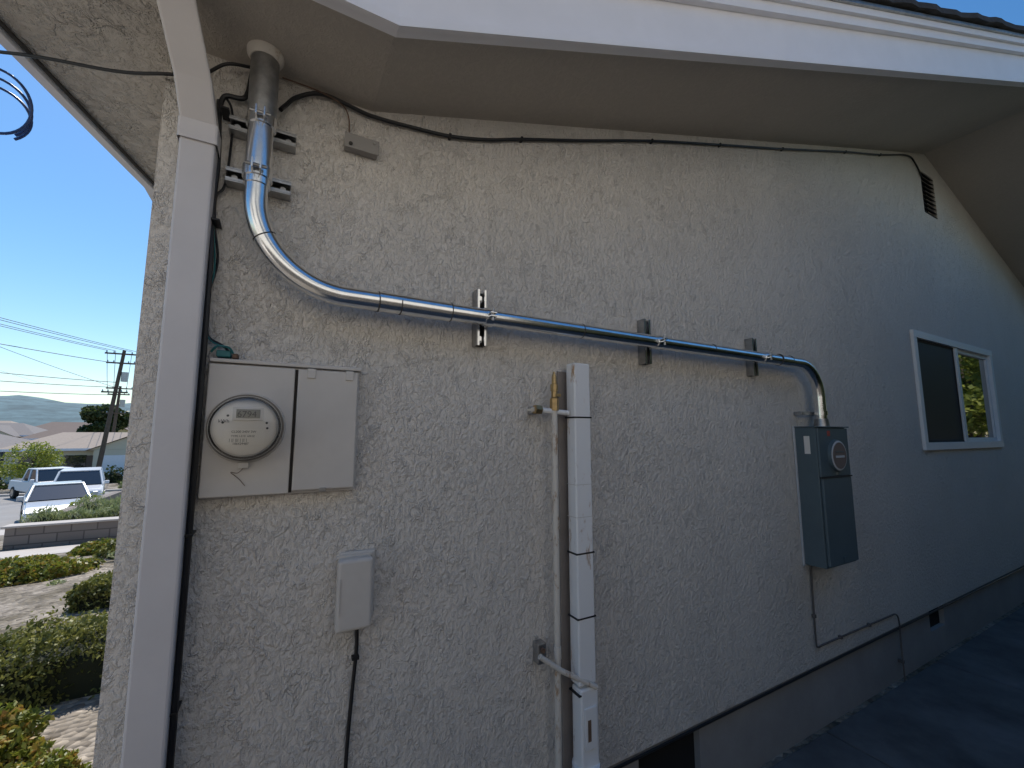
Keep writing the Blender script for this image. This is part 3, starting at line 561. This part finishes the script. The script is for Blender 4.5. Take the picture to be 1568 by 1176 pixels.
vehicle('parked_sedan',(-7.5,22.3),-70,mat('silver_paint',(.50,.52,.54),.25,.3),'sedan')
# ------------------------------------------------------------------ distant houses, poles, trees, hills
M_hroofs=[mat('tan_roof',(.33,.27,.22),.9,var=.1),mat('grey_roof',(.20,.18,.17),.9,var=.1),mat('brown_roof',(.16,.12,.10),.9,var=.1)]
M_hw=[mat('cream_siding',(.62,.56,.44),.8),mat('grey_siding',(.42,.42,.42),.8),mat('yellow_siding',(.66,.56,.30),.8),mat('white_siding',(.7,.69,.66),.8)]
def bungalow(x,y,w_,d_,h,rh,iw,ir,rot=0,z=-2.3):
    g=grp('bungalow'); m=M_hw[iw]
    box('walls',-w_/2,w_/2,-d_/2,d_/2,-.5,h,m,g); o=.5
    meshobj('roof',[(-w_/2-o,-d_/2-o,h-.05),(w_/2+o,-d_/2-o,h-.05),(w_/2+o,d_/2+o,h-.05),(-w_/2-o,d_/2+o,h-.05),(-w_/2+d_*.3,0,h+rh),(w_/2-d_*.3,0,h+rh)],[(0,1,5,4),(1,2,5),(2,3,4,5),(3,0,4),(3,2,1,0)],M_hroofs[ir],g)
    box('fascia',-w_/2-o-.02,w_/2+o+.02,-d_/2-o-.05,-d_/2-o-.01,h-.2,h,M_white,g)
    gx=w_*.22; meshobj('garage_gable',[(gx-2.6,-d_/2-2,h-.1),(gx+2.6,-d_/2-2,h-.1),(gx,-d_/2-2,h+rh*.75)],[(0,1,2)],m,g)
    box('garage',gx-2.3,gx+2.3,-d_/2-2,-d_/2,-.5,h-.11,m,g); meshobj('garage_roof',[(gx-2.9,-d_/2-2.3,h-.2),(gx,-d_/2-2.3,h+rh*.8),(gx+2.9,-d_/2-2.3,h-.2),(gx-2.9,0,h-.2),(gx,0,h+rh*.8),(gx+2.9,0,h-.2)],[(0,1,4,3),(1,2,5,4)],M_hroofs[ir],g)
    box('garage_door',gx-1.9,gx+1.9,-d_/2-2.05,-d_/2-2.01,0,2.1,M_white,g)
    for wx in (-w_*.36,-w_*.12): box('window',wx-.7,wx+.7,-d_/2-.05,-d_/2-.01,.9,2.1,M_cglass,g); box('window_trim',wx-.8,wx+.8,-d_/2-.08,-d_/2-.051,.78,.9,M_white,g)
    box('door',w_*-.02-.45,w_*-.02+.45,-d_/2-.05,-d_/2-.01,0,2.05,M_hroofs[2],g)
    g.location=(x,y,z); g.rotation_euler=(0,0,math.radians(rot)); return g
bungalow(-14.5,54,11,8,2.7,1.4,0,0,6); bungalow(-27,57,12,9,2.7,1.5,1,1,-4); bungalow(-40,54,14,9,2.7,1.6,3,2,5); bungalow(-2,55,11,9,2.7,1.6,2,1,0)
bungalow(-22,80,13,9,3.4,1.7,2,2,8); bungalow(-36,86,13,9,3.8,1.7,0,1,0); bungalow(-6,82,14,9,3.0,1.5,1,0,4); bungalow(-52,64,14,9,2.7,1.5,0,1,0); bungalow(-30,100,13,9,4.2,1.8,3,2,6); bungalow(-44,104,13,9,4.4,1.8,1,0,-6)
M_wood=mat('pole_wood',(.10,.075,.055),.9,var=.2)
def pole(x,y,H,lean=0):
    g=grp('utility_pole'); z=-2.3; tp=Vector((x+lean,y,z+H))
    tube('shaft',[(x,y,z-.3),tp],[.17,.11],M_wood,g,10)
    for f,w_ in ((.97,1.1),(.90,.9),(.68,.8)): q=Vector((x,y,z)).lerp(tp,f); box('crossarm',q.x-w_,q.x+w_,q.y-.16,q.y-.1,q.z-.06,q.z+.06,M_wood,g,.01); [tube('insulator',[(q.x+dx,q.y-.13,q.z+.06),(q.x+dx,q.y-.13,q.z+.2)],[.05,.03],M_galvd,g,8) for dx in (-w_*.9,-w_*.5,w_*.5,w_*.9)]
    q=Vector((x,y,z)).lerp(tp,.8); tube('transformer',[(q.x+.38,q.y-.05,q.z-.4),(q.x+.38,q.y-.05,q.z+.35)],.22,M_galvd,g,14)
    return tp
tp=pole(-12.1,43,10.6,.9); tp2=pole(-15.3,58,9.0,.3)
g=grp('power_lines')
def wire(a,b_,sag,r=.018):
    a=Vector(a);b_=Vector(b_); tube('wire',[a.lerp(b_,t/16)-Vector((0,0,sag*4*(t/16)*(1-t/16))) for t in range(17)],r,M_blk,g,5)
for dx,dz in ((-1,0),(-.5,0),(.5,0),(1,0)): wire((tp.x+dx,tp.y-.13,tp.z-.1),(-24+dx,8,9.2),.5); wire((tp.x+dx,tp.y-.1,tp.z-.1),(tp2.x+dx,tp2.y,tp2.z-.4),.3)
for k_,(z_,e) in enumerate(((-2.6,5.6),(-3.0,4.8),(-3.6,4.2),(-1.1,8.0))): wire((tp.x-.2,tp.y,tp.z+z_),(-26,9,e),.6,.022)
wire((tp2.x,tp2.y,tp2.z-.3),(-30,30,15),.8)
tree('street_tree',-18.3,66,-2.3,7.2,2.8,9000,.40,M_tree,.25,.4)
tree('street_tree',-15.0,41.5,-2.3,3.2,1.7,3500,.16,M_treeb,.1,.25); tree('street_tree',-29,66,-2.3,5,2.6,5000,.3,M_tree,.2,.3); tree('street_tree',-34,47,-2.3,5,2.2,3000,.25,M_treeb,.15,.3)
for i in range(14): mound('garden_bush',-24+1.25*i+random.uniform(-.4,.4),42.5+random.uniform(-1.5,3),-2.3,random.uniform(.6,1.1),.7,random.uniform(.7,1.3),420,.2,random.choice([M_hedge,M_treeb,M_tree]))
for x,y in ((-5.9,20.0),(-5.2,18.3),(-6.6,33),(-7.9,36.5),(-8.9,39)): mound('garden_bush',x,y,gz(y),.8,.6,1.0,1200,.12,random.choice([M_treeb,M_grass,M_treeb]))
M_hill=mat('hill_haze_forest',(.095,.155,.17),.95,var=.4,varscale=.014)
V=[];F=[];nx=160
for j,(yy,hh) in enumerate(((1500,0),(1800,.45),(2100,.8),(2500,1),(3200,.3))):
    for i in range(nx+1):
        x=-4200+5600*i/nx; h=138+45*mnoise.noise(Vector((x/900,3.1,0)))+30*mnoise.noise(Vector((x/230,yy/300,1)))+10*mnoise.noise(Vector((x/60,yy/100,4)))
        V.append((x,yy,-62+(62+h)*hh))
for j in range(4):
    for i in range(nx): a=j*(nx+1)+i; F.append((a,a+1,a+nx+2,a+nx+1))
meshobj('hills',V,F,M_hill,None,True)
P=[]
for i in range(9000):
    x=random.uniform(-160,20); y=random.uniform(110,160); r_=mnoise.noise(Vector((x/7,y/9,0)))
    P.append((x,y,gz(y)+max(0,3.2+3.2*r_)*random.random()**.5))
leafcloud('distant_trees',P,1.3,M_tree,None,.3,.8)
# ------------------------------------------------------------------ unseen side behind the camera: added bounce house and light blockers, reflected trees
g=grp('bounce_house'); M_nw=mat('bounce_stucco',(.86,.77,.64),.85,var=.03)  # added unseen house, tall cream wall shaped for warm bounce on the gable
box('walls',-9,4.2,-12,-5.0,-.3,5.4,M_nw,g); poly_extrude('roof',[(-9.5,-12.5,5.4),(-9.5,-4.7,5.4),(-9.5,-8.6,7.0)],(14.2,0,0),M_hroofs[1],g)
for wx in (-5,-1): box('window',wx,wx+1.4,-4.99,-4.94,3.6,4.6,M_cglass,g); box('window_trim',wx-.1,wx+1.5,-4.97,-4.935,3.5,3.59,M_white,g)
g=grp('light_block_fence'); x=-4.0  # added unseen dark fence, keeps sunlit ground bounce off the lower wall
while x<2.2:
    box('picket',x,x+.135,-2.64,-2.62,.03,1.95+random.uniform(-.01,.01),M_fence,g,.003); x+=.14
for z in (.4,1.0,1.7): box('rail',-4,2.2,-2.69,-2.645,z,z+.08,M_fence,g,.003)
x=-4.0
while x<2.3: box('post',x,x+.09,-2.79,-2.70,0,2.0,M_fence,g,.004); x+=2.05
tree('side_yard_tree',14.0,-2.2,0,4.6,2.2,16000,.13,M_treeb,.14,.1); tree('side_yard_tree',18.5,-3.4,0,5.5,3.0,12000,.18,M_treeb,.18,.1)
hedge('light_block_hedge',2.3,11.0,-3.2,-2.35,0,3.5,24000,.12,M_tree)  # added unseen dark hedge, blocks light from the lower right wall
sc.view_settings.view_transform='Standard'; sc.view_settings.look='None'; sc.view_settings.exposure=0; sc.view_settings.gamma=1
